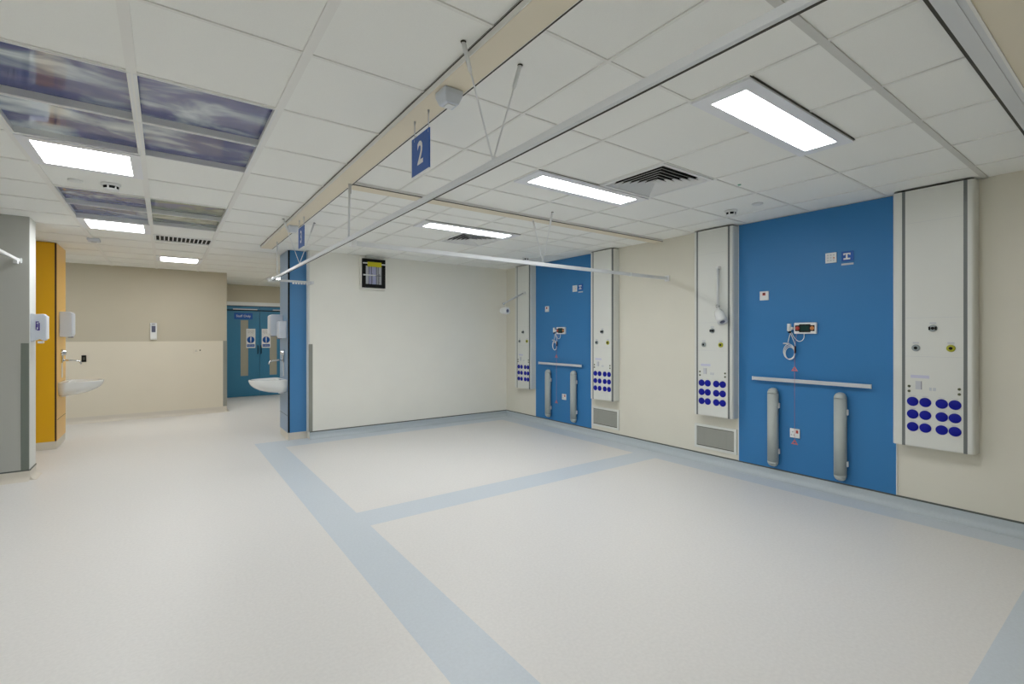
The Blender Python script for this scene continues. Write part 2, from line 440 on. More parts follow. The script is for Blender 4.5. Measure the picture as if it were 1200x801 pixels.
# detectors
def smoke(x, y, label, r=.055):
    t = thing('smoke_detector', label, 'smoke detector', (x, y, H), 'smoke detectors on the ceiling')
    MB().lathe((x, y, TZ), (0, 0, -1), [(0, r), (.014, r), (.02, r * .93), (.02, 0)]).build('base', 'white', t)
    MB().lathe((x, y, TZ - .02), (0, 0, -1), [(0, r * .8), (.022, r * .74), (.022, 0)]).build('sensing_chamber', 'black', t)
    mb = MB().use('white')
    for k in range(6):
        a = k * PI / 3 + .2; mb.box(x + r * .72 * math.cos(a) - .006, x + r * .72 * math.cos(a) + .006, y + r * .72 * math.sin(a) - .006, y + r * .72 * math.sin(a) + .006, TZ - .044, TZ - .018)
    mb.lathe((x, y, TZ - .040), (0, 0, -1), [(0, r * .8), (.006, r * .76), (.016, r * .35), (.018, 0)])
    mb.build('cap', None, t)
smoke(4.31, 2.44, 'smoke detector on the ceiling near the top of the large blue panel')
smoke(4.40, 5.72, 'smoke detector on the ceiling over the farther blue panel')
smoke(-.34, 4.83, 'smoke detector on the walkway ceiling beside the nearest square light', .062)
for x, y, l in ((4.27, 2.17, 'small blank white ceiling disc beside the smoke detector by the large blue panel'), (-.55, 4.87, 'small blank white ceiling disc beside the nearest square light')):
    tag(MB().lathe((x, y, TZ), (0, 0, -1), [(0, .045), (.008, .045), (.012, .038), (.012, 0)]).build('blank_ceiling_cap', 'white'), l, 'cover')
t = thing('presence_detector', 'small bluish plastic detector under the walkway ceiling before the back wall', 'detector', (-.70, 7.7, H))
MB().box(-.76, -.64, 7.6, 7.76, H - .03, TZ).build('housing', 'white_b', t, .012)
MB().lathe((-.70, 7.68, H - .03), (0, 0, -1), [(0, .03), (.012, .024), (.014, 0)]).build('lens', 'alu', t)
tag(MB().lathe((3.62, 1.98, TZ), (0, 0, -1), [(0, .013), (.005, .011), (.005, 0)]).build('indicator_light', mat('green_lens', (120, 178, 150), .4)), 'tiny green indicator on a ceiling tile beyond the nearest long light', 'indicator')

# ------------------------------------------------------------------ curtain tracks
def wire_v(parent, top_a, top_b, bottom):
    for tp in (top_a, top_b):
        a, b = Vector(tp), Vector(bottom)
        mb = MB().use('white'); mb.tube([a + Vector((0, 0, .004)), a.lerp(b, .22), a.lerp(b, .26), b], [.009, .009, .0035, .0035], 8)
        mb.use('gap').lathe(a + Vector((0, 0, .004)), (0, 0, -1), [(0, .012), (.005, .010), (.005, 0)], 12)
        mb.build('hanger', None, parent)
ZT = 2.135
t = thing('curtain_track', 'long pale curtain track hanging along the walkway edge, closest to the camera', 'curtain track', (1.105, 3, ZT))
MB().box(1.094, 1.116, -2.6, 6.84, ZT, ZT + .026).build('rail', 'enamel', t, .002)
lab(MB().box(1.110, 1.1175, -2.6, 6.83, ZT - .0015, ZT + .004).build('glide_slot', 'gap', t), 'dark slot under the rail')
wire_v(t, (.963, 1.66, H), (1.246, 1.66, H), (1.105, 1.66, ZT + .026))
wire_v(t, (.963, 5.25, H), (1.26, 5.25, H), (1.105, 5.20, ZT + .026))
MB().tube([(1.125, 3.63, H), (1.125, 3.63, H - .1), (1.115, 3.61, H - .11), (1.107, 3.60, ZT + .02)], [.012, .012, .007, .007], 10).build('drop_rod', 'enamel', t)
MB().tube([(1.105, 6.4, H), (1.105, 6.4, ZT + .02)], .007, 10).build('drop_rod', 'enamel', t)
MB().box(1.07, 1.135, 6.78, 6.86, ZT - .01, ZT + .032).build('corner_joint', 'white', t, .006)
MB().box(1.13, 1.60, 6.80, 6.825, ZT, ZT + .026).build('rail', 'enamel', t, .002)
MB().box(1.598, 1.626, 6.79, YF, ZT - .006, ZT + .03).build('wall_bracket', 'white', t, .004)
mb = MB().use('white')
for k in range(6): mb.box(1.36 + k * .034, 1.382 + k * .034, 6.805, 6.82, ZT - .022, ZT)
mb.build('curtain_glider', None, t)
t = thing('curtain_track', 'pale curtain track crossing below the ceiling from the long track to the right wall', 'curtain track', (3.0, 3.6, ZT))
MB().box(1.117, XR - .012, 3.588, 3.612, 2.108, 2.142).build('rail', 'enamel', t, .002)
MB().box(XR - .014, XR, 3.57, 3.63, 2.09, 2.16).build('wall_bracket', 'white', t, .003)
MB().box(1.118, 1.16, 3.575, 3.625, 2.10, 2.150).build('joint', 'white', t, .003)
MB().box(4.25, 4.27, 3.586, 3.614, 2.104, 2.146).build('rail_splice', 'white', t, .002)
wire_v(t, (2.98, 3.46, H), (2.98, 3.76, H - .004), (2.98, 3.60, 2.142))
t = thing('curtain_track', 'short end of a white curtain rail fixed to the grey partition at the left edge', 'curtain track', (-1.16, 6.5, 2.16))
MB().box(-1.175, -1.150, 4.6, 6.63, 2.155, 2.182).build('rail', 'white', t, .002)
MB().box(-1.185, -1.140, 6.625, 6.65, 2.145, 2.192).build('wall_bracket', 'white', t, .003)
MB().box(-1.178, -1.147, 6.50, 6.56, 2.125, 2.155).build('end_stop', 'white', t, .003)

# hanging bay signs
def bay_sign(y0, y1, z0, z1, txt, label):
    x = 1.077; cy = (y0 + y1) / 2
    t = thing('hanging_sign', label, 'sign', (x, cy, z0), 'hanging bay number signs')
    MB().box(x - .003, x + .003, y0, y1, z0, z1).build('board', 'signblue', t)
    mb = MB().use('white'); mb.text(txt, .165, (x - .0032, cy - .002, (z0 + z1) / 2 - .002), (0, -1, 0), (0, 0, 1), .0015, .004, sx=.85)
    mb.text(txt, .165, (x + .0032, cy, (z0 + z1) / 2 - .002), (0, 1, 0), (0, 0, 1), .0015, .004, sx=.85)
    mb.build('numeral', None, t)
    mb = MB().use('white').box(x - .0045, x + .0045, y0 - .001, y1 + .001, z0 - .003, z0).box(x - .0045, x + .0045, y1, y1 + .002, z0, z1)
    mb.build('edge_trim', None, t)
    for y in (y0 + .012, y1 - .03):
        MB().tube([(x, y, H - .03), (x, y, H - .055), (x, y, z1 + .01), (x, y, z1 - .02)], [.006, .003, .0022, .004], 8).build('cord', 'alu', t)
bay_sign(2.192, 2.399, 2.28, 2.482, '2', 'blue hanging sign with a white 2 under the cream ceiling beam')
bay_sign(4.875, 5.105, 2.29, 2.492, '3', 'blue hanging sign with a white 3 near the blue column')
def beam_sensor(y, label):
    t = thing('motion_sensor', label, 'sensor', (1.075, y, H - .03), 'box sensors under the cream beam')
    mb = MB(); mb.ring_loft([[(1.075 + a * w_, y + b * l_, z) for a, b in ((-1, -1), (1, -1), (1, 1), (-1, 1))] for w_, l_, z in ((.048, .05, H - .03), (.048, .05, H - .055), (.034, .034, H - .095))])
    mb.build('housing', 'white_b', t, .006)
    MB().box(1.055, 1.095, y - .024, y + .024, H - .100, H - .094).build('lens', 'white', t, .002)
beam_sensor(1.985, 'tapered white sensor box under the cream ceiling beam, the one nearest the camera')
beam_sensor(5.38, 'small distant white sensor box under the cream beam, towards the blue column')

# ------------------------------------------------------------------ right wall: blue panels
def wall_panel(y0, y1, label):
    t = thing('wall_panel', label, 'wall panel', (XR, (y0 + y1) / 2, .11))
    MB().box(XR - .010, XR, y0, y1, .11, H - .002).build('board', 'blue', t)
    mb = MB().use('white'); mb.box(XR - .0115, XR, y0 - .006, y0, .11, H - .002); mb.box(XR - .0115, XR, y1, y1 + .006, .11, H - .002)
    mb.build('edge_trim', None, t)
wall_panel(1.352, 2.70, 'large blue wall panel on the right wall, nearer the camera')
wall_panel(4.866, 6.135, 'blue wall panel farther along the right wall, near the far corner')

# medical trunkings
D_ = .117
PX = XR - .0115
def trunk(y0, y1, label, stripes, side_fix=0, lastY=None, near_w=.022):
    """y0 near side, y1 far side on the wall"""
    t = thing('medical_trunking', label, 'trunking', (XR, (y0 + y1) / 2, .555), 'ivory service trunkings on the right wall')
    zb, zt = .555, H - .012; xf = XR - D_
    # body with rounded long corners
    a = near_w; poly = []
    pts = [(0, 0)]
    prof = [(XR, y0), (xf + .03, y0)]
    for k in range(1, 6):
        g = k / 5 * PI / 2; prof.append((xf + .006 + .03 - .03 * math.sin(g) - .006 * math.sin(g), y0 + a * (1 - math.cos(g))))
    for k in range(0, 5):
        g = (5 - k) / 5 * PI / 2; prof.append((xf + .036 - .036 * math.sin(g), y1 - a * (1 - math.cos(g))))
    prof += [(xf + .03, y1), (XR, y1)]
    mb = MB().use('trunk'); mb.ring_loft([[(x, y, z) for x, y in prof] for z in (zb, zt)]); mb.build('housing', None, t)
    MB().box(xf + .012, XR - .001, y0 + .01, y1 - .01, zt, zt + .008).build('shadow_gap', 'gap', t)
    ys0, ys1 = stripes      # inner edges of the far and near stripes
    mb = MB().use('trunk').box(xf - .004, xf + .01, ys1, ys0, zb + .006, zt - .001).build('front_panel', None, t, .0015)
    sw = .021
    for yy in (ys0, ys1 - sw):
        lab(MB().box(xf - .002, xf + .01, yy, yy + sw, zb - .001, zt).build('edge_strip', 'stripe', t), 'grey insert strip')
    for z in (2.327, 1.573, 1.268): MB().box(xf - .0045, xf - .003, ys1 + .004, ys0 - .004, z, z + .0015).build('panel_joint', 'paper', t)
    return t, xf - .004, (ys0, ys1)
def outlets(t, xf, ys, o, caps, far_small=False, terms=(), cr=.0365):
    (yt, zt), (yl, zl), (yr, zr) = o
    for (y, z, ring, k) in ((yt, zt, 'outlet_grey', 0), (yl, zl, 'outlet_grey', 1), (yr, zr, 'lime', 2)):
        g = MB().lathe((xf, y, z), (-1, 0, 0), [(0, .027), (.008, .026), (.011, .022), (.011, 0)], 28).build('gas_outlet', ring, t)
        if k == 2: lab(g, 'yellow gas outlet')
        if k == 0: lab(g, 'grey gas outlet with black wings')
        mb = MB().use('black'); mb.lathe((xf - .011, y, z), (-1, 0, 0), [(0, .012), (.004, .010), (.004, 0)], 16)
        if k == 0:
            for sgn in (-1, 1): mb.box(xf - .0145, xf - .0105, y + sgn * .019 - .006, y + sgn * .019 + .006, z - .013, z + .013)
        mb.build('core', None, g)
        MB().box(xf - .001, xf, y - .02, y + .02, z + .034, z + .046).build('outlet_label', 'paper', t)
    for j, z in enumerate((.911, .811, .711)):
        for y in caps:
            MB().lathe((xf, y, z), (-1, 0, 0), [(0, cr), (.004, cr), (.006, cr - .0025), (.006, 0)], 28).build('socket_cap', 'capblue', t)
    for y, z in terms:
        MB().lathe((xf, y, z), (-1, 0, 0), [(0, .010), (.005, .009), (.005, 0)], 16).build('terminal', 'olive', t)
    yc = ys[0] - .03
    MB().box(xf - .0008, xf, ys[0] - .15, ys[0] - .035, 1.098, 1.122).build('label_strip', 'label_tint', t)
    mb = MB().use('paper').box(xf - .0008, xf, ys[0] - .10, ys[0] - .065, 1.01, 1.075)
    mb.use('ink').box(xf - .0012, xf - .0008, ys[0] - .105, ys[0] - .1, 1.01, 1.075)
    mb.build('label_card', None, t)
    mb = MB().use('paper').box(xf - .0008, xf, ys[0] - .165, ys[0] - .15, 1.005, 1.03).box(xf - .0008, xf, ys[0] - .19, ys[0] - .172, 1.005, 1.03)
    mb.build('label_square', None, t)
    for j, z in enumerate((.954, .854, .754)):
        for y in caps: MB().box(xf - .0006, xf, y - .02, y + .02, z, z + .004).build('circuit_label', 'paper', t)
t, xf, ys = trunk(.853, 1.35, 'largest ivory service trunking, at the right end of the nearer blue panel', (1.263, .916))
outlets(t, xf, ys, ((1.091, 1.49), (1.195, 1.336), (.986, 1.337)), (1.215, 1.137, 1.039, .963), terms=((1.238, 1.031), (1.238, .992), (.939, 1.031), (.939, .993)))
t, xf, ys = trunk(2.708, 3.17, 'ivory service trunking with hanging lamp, left of the nearer blue panel', (3.110, 2.762))
outlets(t, xf, ys, ((2.937, 1.485), (3.039, 1.334), (2.839, 1.333)), (3.065, 2.991, 2.891, 2.817), terms=((3.086, 1.034), (3.086, .995), (2.791, 1.031), (2.791, .993)))
t, xf, ys = trunk(4.362, 4.79, 'ivory service trunking without lamp, right of the farther blue panel', (4.720, 4.390))
outlets(t, xf, ys, ((4.556, 1.484), (4.659, 1.337), (4.455, 1.336)), (4.683, 4.603, 4.509, 4.432), terms=((4.700, 1.03), (4.700, .995), (4.415, 1.03), (4.415, .995)), cr=.0345)
t, xf, ys = trunk(6.15, 6.58, 'ivory service trunking in the far corner with a lamp on a raised arm', (6.49, 6.18))
outlets(t, xf, ys, ((6.333, 1.488), (6.430, 1.338), (6.228, 1.339)), (6.451, 6.375, 6.275, 6.201), terms=((6.470, 1.03), (6.470, .995), (6.19, 1.03), (6.19, .995)), cr=.0335)

# examination lamps
def lamp(name, label, base, elbow, head_c, head_ax, loc):
    t = thing(name, label, 'lamp', loc, 'examination lamps on the trunkings')
    b = Vector(base); e = Vector(elbow); hc = Vector(head_c); ax = Vector(head_ax).normalized()
    MB().lathe(b, (-1, 0, 0), [(0, .022), (.012, .022), (.02, .014), (.02, 0)]).build('mount', 'white', t)
    s_ = b + Vector((-.024, 0, 0))
    MB().tube([s_, s_.lerp(e, .98)], .013, 10).build('arm', 'enamel', t)
    MB().lathe(s_ - Vector((.012, 0, 0)), (1, 0, 0), [(0, .016), (.024, .016), (.024, 0)]).build('pivot', 'white', t)
    MB().lathe(e - Vector((.014, 0, 0)), (1, 0, 0), [(0, .017), (.028, .017), (.028, 0)]).build('elbow', 'chrome', t)
    MB().tube([e, e.lerp(hc, .8)], .007, 8).build('stem', 'white', t)
    h = MB().lathe(hc - ax * .07, ax, [(0, .02), (.004, .04), (.03, .048), (.10, .053), (.145, .053), (.145, .046), (.140, 0)], 24).build('lamp_head', 'white', t)
    MB().lathe(hc + ax * .071, ax, [(0, .030), (.006, .022), (.006, 0)], 20).build('lens', 'lcd_grey', h)
    k = hc + Vector((0, 0, .052))
    MB().tube([k - ax * .0 , k + ax * .10], .006, 8).build('handle', 'white', t)
lamp('examination_lamp', 'white examination lamp hanging straight down from the trunking beside the nearer blue panel',
     (XR - D_ - .004, 2.858, 2.157), (4.765, 2.845, 1.745), (4.74, 2.80, 1.635), (-.25, -.45, -.75), (XR - D_, 2.858, 2.157))
lamp('examination_lamp', 'white examination lamp on an outstretched arm in the far corner',
     (XR - D_ - .004, 6.28, 2.136), (4.42, 6.336, 1.945), (4.42, 6.31, 1.83), (.15, -.95, -.04), (XR - D_, 6.28, 2.136))

# wall grilles
def wall_grille(y0, y1, label, zt=.405, zb=.19):
    t = thing('wall_air_grille', label, 'air vent', (XR, (y0 + y1) / 2, zb), 'perforated wall grilles under the trunkings')
    f = .028; z0, z1 = zb - f, zt + f
    mb = MB().use('trunk')
    for q in ((y0 - f, y1 + f, z0, zb), (y0 - f, y1 + f, zt, z1), (y0 - f, y0, zb, zt), (y1, y1 + f, zb, zt)): mb.box(XR - .016, XR, *q)
    mb.build('frame', None, t)
    MB().box(XR - .012, XR - .004, y0, y1, zb + .006, zt).build('perforated_plate', 'grille', t)
    mb = MB().use('gap').box(XR - .015, XR, y0, y1, zb, zb + .006).box(XR - .0175, XR, y0, y1, zt - .004, zt)
    mb.build('shadow_gap', None, t)
    for fr in (.2, .8):
        ym = y0 * fr + y1 * (1 - fr); MB().box(XR - .0128, XR - .004, ym - .004, ym + .004, zb + .006, zt - .004).build('stiffener', 'mesh_back', t)
wall_grille(2.752, 3.195, 'perforated wall grille left of the nearer blue panel, close to the floor')
wall_grille(4.385, 4.826, 'perforated wall grille right of the farther blue panel, close to the floor')

# bay fittings on the blue panels
def equipment_rail(y0, y1, z, label):
    t = thing('equipment_rail', label, 'rail', (PX, (y0 + y1) / 2, z), 'metal equipment rails on the blue panels')
    MB().box(4.876, 4.888, y0, y1, z - .017, z + .017).build('rail', 'alu', t, .002)
    for y in (y0 + .1, (y0 + y1) / 2, y1 - .1): MB().box(4.888, PX + .002, y - .012, y + .012, z - .011, z + .011).build('bracket', 'alu', t)
    for y in (y0 - .004, y1): MB().box(4.874, 4.890, y, y + .004, z - .019, z + .019).build('end_cap', 'white', t)
def bumper(y, z0, z1, label, w_=.098):
    t = thing('bed_bumper', label, 'bumper', (PX, y, z0), 'grey bed bumpers on the blue panels')
    xb = 4.900; xf = 4.838; r = w_ / 2
    def sec(z, s=1.0):
        pts = []
        for k in range(13):
            a = PI * k / 12; pts.append((xb - (xb - xf) * (math.sin(a) ** .6) * s, y + r * math.cos(a) * s, z))
        return pts
    mb = MB(); mb.smooth = True; mb.ring_loft([sec(z0 + .055), sec(z1 - .055)]); mb.build('buffer', 'grey_bump', t)
    for zc, sg in ((z1 - .053, 1), (z0 + .053, -1)):
        rings = [sec(zc + sg * .053 * math.sin(a), max(.02, math.cos(a) ** .75)) for a in [k / 6 * PI / 2 for k in range(7)]]
        mb = MB(); mb.smooth = True; mb.ring_loft(rings); mb.build('end_cap', 'grey_bump', t)
    h = z1 - z0
    for z in (z0 + .2 * h, z1 - .22 * h):
        MB().box(xb - .004, PX + .002, y - r * .6, y + r * .6, z - .03, z + .03).build('bracket', 'white', t, .004)
        MB().box(xb - .012, xb + .01, y - r - .010, y - r + .012, z - .025, z + .025).build('bracket', 'white', t, .004)
def plate(name, y, z, w_, h_, label, cat, group, m='white', d=.010):
    t = thing(name, label, cat, (PX, y, z), group)
    MB().box(PX - d, PX + .002, y - w_ / 2, y + w_ / 2, z - h_ / 2, z + h_ / 2).build('plate', m, t, .002)
    return t, PX - d
def bay_fittings(side, y_sock, z_sock, y_sw, z_sw, y_sq, z_sq, y_sg, z_sg, y_call, z_call, y_cord, glyph):
    t, x = plate('power_socket', y_sock, z_sock, .088, .088, 'white wall socket with a red switch low on the %s blue panel' % side, 'socket', 'white sockets low on the blue panels')
    lab(MB().box(x - .004, x, y_sock - .032, y_sock - .012, z_sock + .002, z_sock + .030).build('switch', 'red', t), 'red rocker switch')
    mb = MB().use('black')
    for dy, dz, a, b in ((.018, .012, .005, .010), (.030, -.018, .009, .005), (.004, -.018, .009, .005)): mb.box(x - .0006, x, y_sock + dy - a / 2, y_sock + dy + a / 2, z_sock + dz - b / 2, z_sock + dz + b / 2)
    mb.build('socket_slot', None, t)
    t, x = plate('wall_switch', y_sw, z_sw, .088, .09, 'white switch plate with red rocker, left on the %s blue panel' % side, 'switch', 'white switch plates on the blue panels')
    mb = MB().use('red').box(x - .004, x, y_sw - .014, y_sw + .014, z_sw + .002, z_sw + .03); mb.use('black').box(x - .0045, x, y_sw - .006, y_sw + .006, z_sw + .012, z_sw + .03)
    lab(mb.build('rocker', None, t), 'red and black rocker')
    t, x = plate('call_indicator', y_sq, z_sq, .090, .092, 'pale square indicator plate beside the small dark blue sign on the %s blue panel' % side, 'indicator', 'square indicator plates on the blue panels')
    mb = MB().use('paper')
    for a in range(3):
        for b in range(3): mb.box(x - .003, x, y_sq - .03 + a * .024, y_sq - .018 + a * .024, z_sq - .03 + b * .024, z_sq - .018 + b * .024)
    mb.use('orange').box(x - .0035, x, y_sq - .030, y_sq - .022, z_sq - .010, z_sq + .004)
    mb.build('key', None, t)
    t = thing('bed_space_sign', 'small dark blue sign with a white symbol on the %s blue panel' % side, 'sign', (PX, y_sg, z_sg), 'small dark blue signs on the blue panels')
    MB().box(PX - .004, PX + .002, y_sg - .046, y_sg + .046, z_sg - .044, z_sg + .044).build('board', 'signblue', t, .001)
    mb = MB().use('white')
    def g(a, b, c, d): mb.box(PX - .0052, PX - .004, y_sg + a, y_sg + b, z_sg + c, z_sg + d)
    g(-.024, .032, .016, .028); g(-.002, .012, -.018, .016); g(-.022, .030, -.030, -.016); g(-.024, -.016, .008, .018); g(.022, .030, .010, .018)
    mb.build('symbol', None, t)
    lab(MB().box(PX - .002, PX + .001, y_sg - .046, y_sg + .048, z_sg - .078, z_sg - .062).build('caption_strip', 'paper', t), 'white caption strip below')
    # nurse call unit with coiled lead
    y, z = y_call, z_call
    t = thing('nurse_call_unit', 'white call unit with dark screen and coiled white lead on the %s blue panel' % side, 'call unit', (PX, y, z), 'nurse call units on the blue panels')
    MB().box(PX - .030, PX + .002, y - .098, y + .098, z - .053, z + .053).build('housing', 'white', t, .008)
    xf_ = PX - .030
    mb = MB().use('black').box(xf_ - .003, xf_, y - .05, y + .05, z - .038, z + .038); mb.box(xf_ - .0028, xf_, y - .085, y + .085, z - .028, z + .028)
    mb.build('fascia', None, t, .002)
    lab(MB().box(xf_ - .004, xf_, y - .036, y + .036, z - .026, z + .026).build('screen', 'green_screen', t), 'dark green screen')
    for s_, m_ in ((1, 'red'), (-1, 'orange')):
        lab(MB().lathe((xf_ - .002, y + s_ * .064, z), (-1, 0, 0), [(0, .019), (.005, .017), (.005, 0)], 20).build('button', m_, t), m_ + ' round button')
    MB().tube([(xf_ - .01, y + .135, z + .045), (xf_ - .01, y + .135, z - .02), (xf_ - .01, y + .133, z - .03)], [.017, .019, .010], 12).build('handset', 'white', t)
    MB().box(xf_ - .018, PX, y + .10, y + .13, z - .012, z + .012).build('handset_cradle', 'white', t, .003)
    MB().box(xf_ - .02, xf_, y + .122, y + .142, z - .045, z - .025).build('cable_plug', 'black', t)
    xx = PX - .02
    def P_(dy, dz, dx=0): return (xx + dx, y + dy, z + dz)
    lead = MB().use('white')
    def sp(pts, r=.0035):
        P = [Vector(p) for p in pts]; out = []
        P = [P[0] * 2 - P[1]] + P + [P[-1] * 2 - P[-2]]
        for i in range(1, len(P) - 2):
            for k in range(7):
                u = k / 7; a, b, c, d = P[i - 1], P[i], P[i + 1], P[i + 2]
                out.append(.5 * ((2 * b) + (c - a) * u + (2 * a - 5 * b + 4 * c - d) * u * u + (3 * b - a - 3 * c + d) * u ** 3))
        out.append(P[-2]); lead.tube(out, r, 8)
    sp([P_(.133, -.045), P_(.145, -.09), P_(.155, -.135)])
    sp([P_(.133, -.045), P_(.115, -.09), P_(.092, -.15), P_(.09, -.2)])
    sp([P_(.122, -.04), P_(.10, -.085), P_(.065, -.122), P_(.03, -.118), P_(.012, -.09), P_(.010, -.053)])
    for k in range(3):
        cy, cz = y + .145 - .006 * k, z - .225 - .008 * k; ry, rz = .052 - .004 * k, .072 - .006 * k
        pts = [(xx - .004 * k, cy + ry * math.cos(a + .4 * k), cz + rz * math.sin(a + .4 * k)) for a in [2 * PI * i / 24 for i in range(25)]]
        lead.tube(pts, .0038, 8)
    lead.build('lead', None, t)
    MB().box(xx - .012, xx + .008, y + .145, y + .195, z - .153, z - .140).build('lead_clamp', 'paper', t)
    MB().box(xx - .012, xx + .004, y + .082, y + .092, z - .24, z - .17).build('lead_tag', 'black', t)
    # red pull cord
    t = thing('pull_cord', 'thin red emergency pull cord with two triangles hanging over the %s blue panel' % side, 'pull cord', (PX - .08, y_cord, .43), 'red pull cords on the blue panels')
    xc = 4.862
    MB().tube([(PX - .022, y_cord, z_call - .055), (xc, y_cord, z_call - .20), (xc, y_cord, .44)], .0013, 6).build('cord', 'red_cord', t)
    for zz in (1.112, .415):
        mb = MB().use('red_cord')
        o_ = [(y_cord - .030, zz - .018), (y_cord + .030, zz - .018), (y_cord, zz + .030)]; i_ = [(y_cord - .014, zz - .009), (y_cord + .014, zz - .009), (y_cord, zz + .013)]
        for k in range(3):
            k2 = (k + 1) % 3
            mb.ring_loft([[(xq, *o_[k]), (xq, *o_[k2]), (xq, *i_[k2]), (xq, *i_[k])] for xq in (xc - .003, xc + .003)])
        mb.build('triangle_pull', None, t)
bay_fittings('nearer', 2.140, .492, 2.432, 1.836, 1.831, 2.142, 1.702, 2.141, 2.042, 1.503, 2.118, 'I')
bay_fittings('farther', 5.44, .50, 5.842, 1.853, 5.205, 2.128, 5.087, 2.14, 5.497, 1.508, 5.55, ':')
equipment_rail(1.515, 2.53, .998, 'metal equipment rail across the nearer blue panel')
equipment_rail(5.03, 6.0, .992, 'metal equipment rail across the farther blue panel')
bumper(2.33, .137, .915, 'grey bumper left of the socket on the nearer blue panel')
bumper(1.745, .137, .925, 'grey bumper right of the socket on the nearer blue panel')
bumper(5.775, .15, .90, 'grey bumper left of the socket on the farther blue panel')
bumper(5.195, .15, .915, 'grey bumper right of the socket on the farther blue panel')

# ------------------------------------------------------------------ black framed unit on the far wall
t = thing('wall_display', 'black framed unit with yellow label and pale sheets high on the far wall', 'display', (2.49, YF, 2.13))
MB().box(2.30, 2.68, YF - .05, YF, 2.10, 2.575).build('back_box', 'wall_far', t, .006)
mb = MB().use('black'); a, b, c, d = 2.322, 2.662, 2.135, 2.555; f = .045
for q in ((a, b, c, c + .05), (a, b, d - .045, d), (a, a + f, c + .05, d - .045), (b - f, b, c + .05, d - .045)): mb.box(q[0], q[1], YF - .09, YF - .05, q[2], q[3])
mb.use('dark').box(a + f, b - f, YF - .056, YF - .05, c + .05, d - .045)
mb.build('frame', None, t)
mb = MB().use('lilac')
for x0_, x1_, m_ in ((2.37, 2.415, 'paper'), (2.425, 2.452, 'lilac'), (2.462, 2.53, 'lilac'), (2.54, 2.556, 'paper'), (2.566, 2.612, 'paper')):
    mb.use(m_).box(x0_, x1_, YF - .066, YF - .06, c + .052, d - .10)
mb.build('sheet', None, t)
mb = MB().use('ink')
for k in range(9): mb.box(2.466, 2.478, YF - .068, YF - .0655, c + .07 + k * .016, c + .08 + k * .016); mb.box(2.57, 2.585, YF - .068, YF - .0655, c + .07 + k * .016, c + .08 + k * .016)
mb.build('print', None, t)
lab(MB().box(2.39, 2.60, YF - .098, YF - .09, d - .115, d - .045).build('label_plate', 'yel', t, .002), 'yellow label plate')
mb = MB().use('white').box(2.324, 2.39, YF - .096, YF - .088, d - .075, d - .058).box(2.60, 2.66, YF - .096, YF - .088, d - .082, d - .064)
mb.build('clip', None, t)
mb = MB().use('white'); mb.prism([(0, 0), (.17, .002), (.20, .016), (.0, .020)], (2.325, YF - .105, 2.305), (2.325, YF - .098, 2.305), (1, 0, 0), (0, 0, 1))
mb.use('ink').box(2.49, 2.60, YF - .075, YF - .068, 2.31, 2.322)
mb.build('pointer_strip', None, t)
MB().box(2.385, 2.585, YF - .06, YF, 2.575, H + .004).build('conduit_cover', 'trunk', t)

# ------------------------------------------------------------------ basins and taps
def basin(name, label, x, y, z, sgn, P=.45, W=.28, dep=.185):
    t = thing(name, label, 'basin', (x, y, z - dep), 'white wall-hung basins')
    def outline(pp, ww, zz, inset=0, x_in=0):
        pts = []
        for k in range(25):
            a = -PI / 2 + PI * k / 24
            pts.append((x + sgn * (x_in + (pp - x_in) * math.cos(a) ** .8 if math.cos(a) > 1e-6 else x_in), y + ww * math.sin(a), zz))
        return pts
    def fixp(r):
        return r
    mb = MB(); mb.smooth = True
    rings = []
    for k in range(9):
        u = k / 8; s_ = math.sin(u * PI / 2)
        rings.append(outline(P * (1 - .80 * (1 - math.cos(u * PI / 2)) ** .9), W * (1 - .5 * u ** 2.2), z - .022 - (dep - .022) * s_))
    outer = [outline(P, W, z), outline(P + .003, W + .002, z - .008)] + rings
    inner = [outline(P - .028, W - .03, z, 0, .07)] + [outline(P - .03 - .12 * u ** 2, W - .032 - .09 * u ** 2, z - .12 * math.sin(u * PI / 2), 0, .07 + .03 * u) for u in (.15, .4, .7, 1)]
    mb.ring_loft(inner[::-1] + outer, True, True)
    # underside cap closes the bowl
    mb.build('bowl', 'ceramic', t)
    MB().lathe((x + sgn * .2, y, z - .118), (0, 0, 1), [(0, .02), (.002, .02), (.002, 0)], 16).build('waste', 'chrome', t)
    MB().box(min(x, x + sgn * .07), max(x, x + sgn * .07), y - .03, y + .03, z - dep - .02, z - dep + .03).build('trap_cover', 'white', t, .008)
    return t
def tap(label, x, y, z, sgn):
    t = thing('wall_tap', label, 'tap', (x, y, z), 'wall-mounted sensor taps above the basins')
    MB().lathe((x, y, z), (sgn, 0, 0), [(0, .046), (.012, .046), (.02, .036), (.045, .032), (.05, .02), (.05, 0)]).build('sensor_dial', 'chrome', t)
    MB().box(min(x, x + sgn * .02), max(x, x + sgn * .02), y - .022, y + .022, z - .13, z - .03).build('valve_body', 'chrome', t, .006)
    MB().tube([(x, y, z - .10), (x + sgn * .08, y, z - .102), (x + sgn * .15, y, z - .108), (x + sgn * .185, y, z - .125), (x + sgn * .195, y, z - .155)], [.012, .011, .010, .010, .009], 12).build('spout', 'chrome', t)
    MB().box(min(x, x + sgn * .012), max(x, x + sgn * .012), y - .008, y + .022, z - .33, z - .135).build('pipe_cover', 'white', t, .004)
    return t
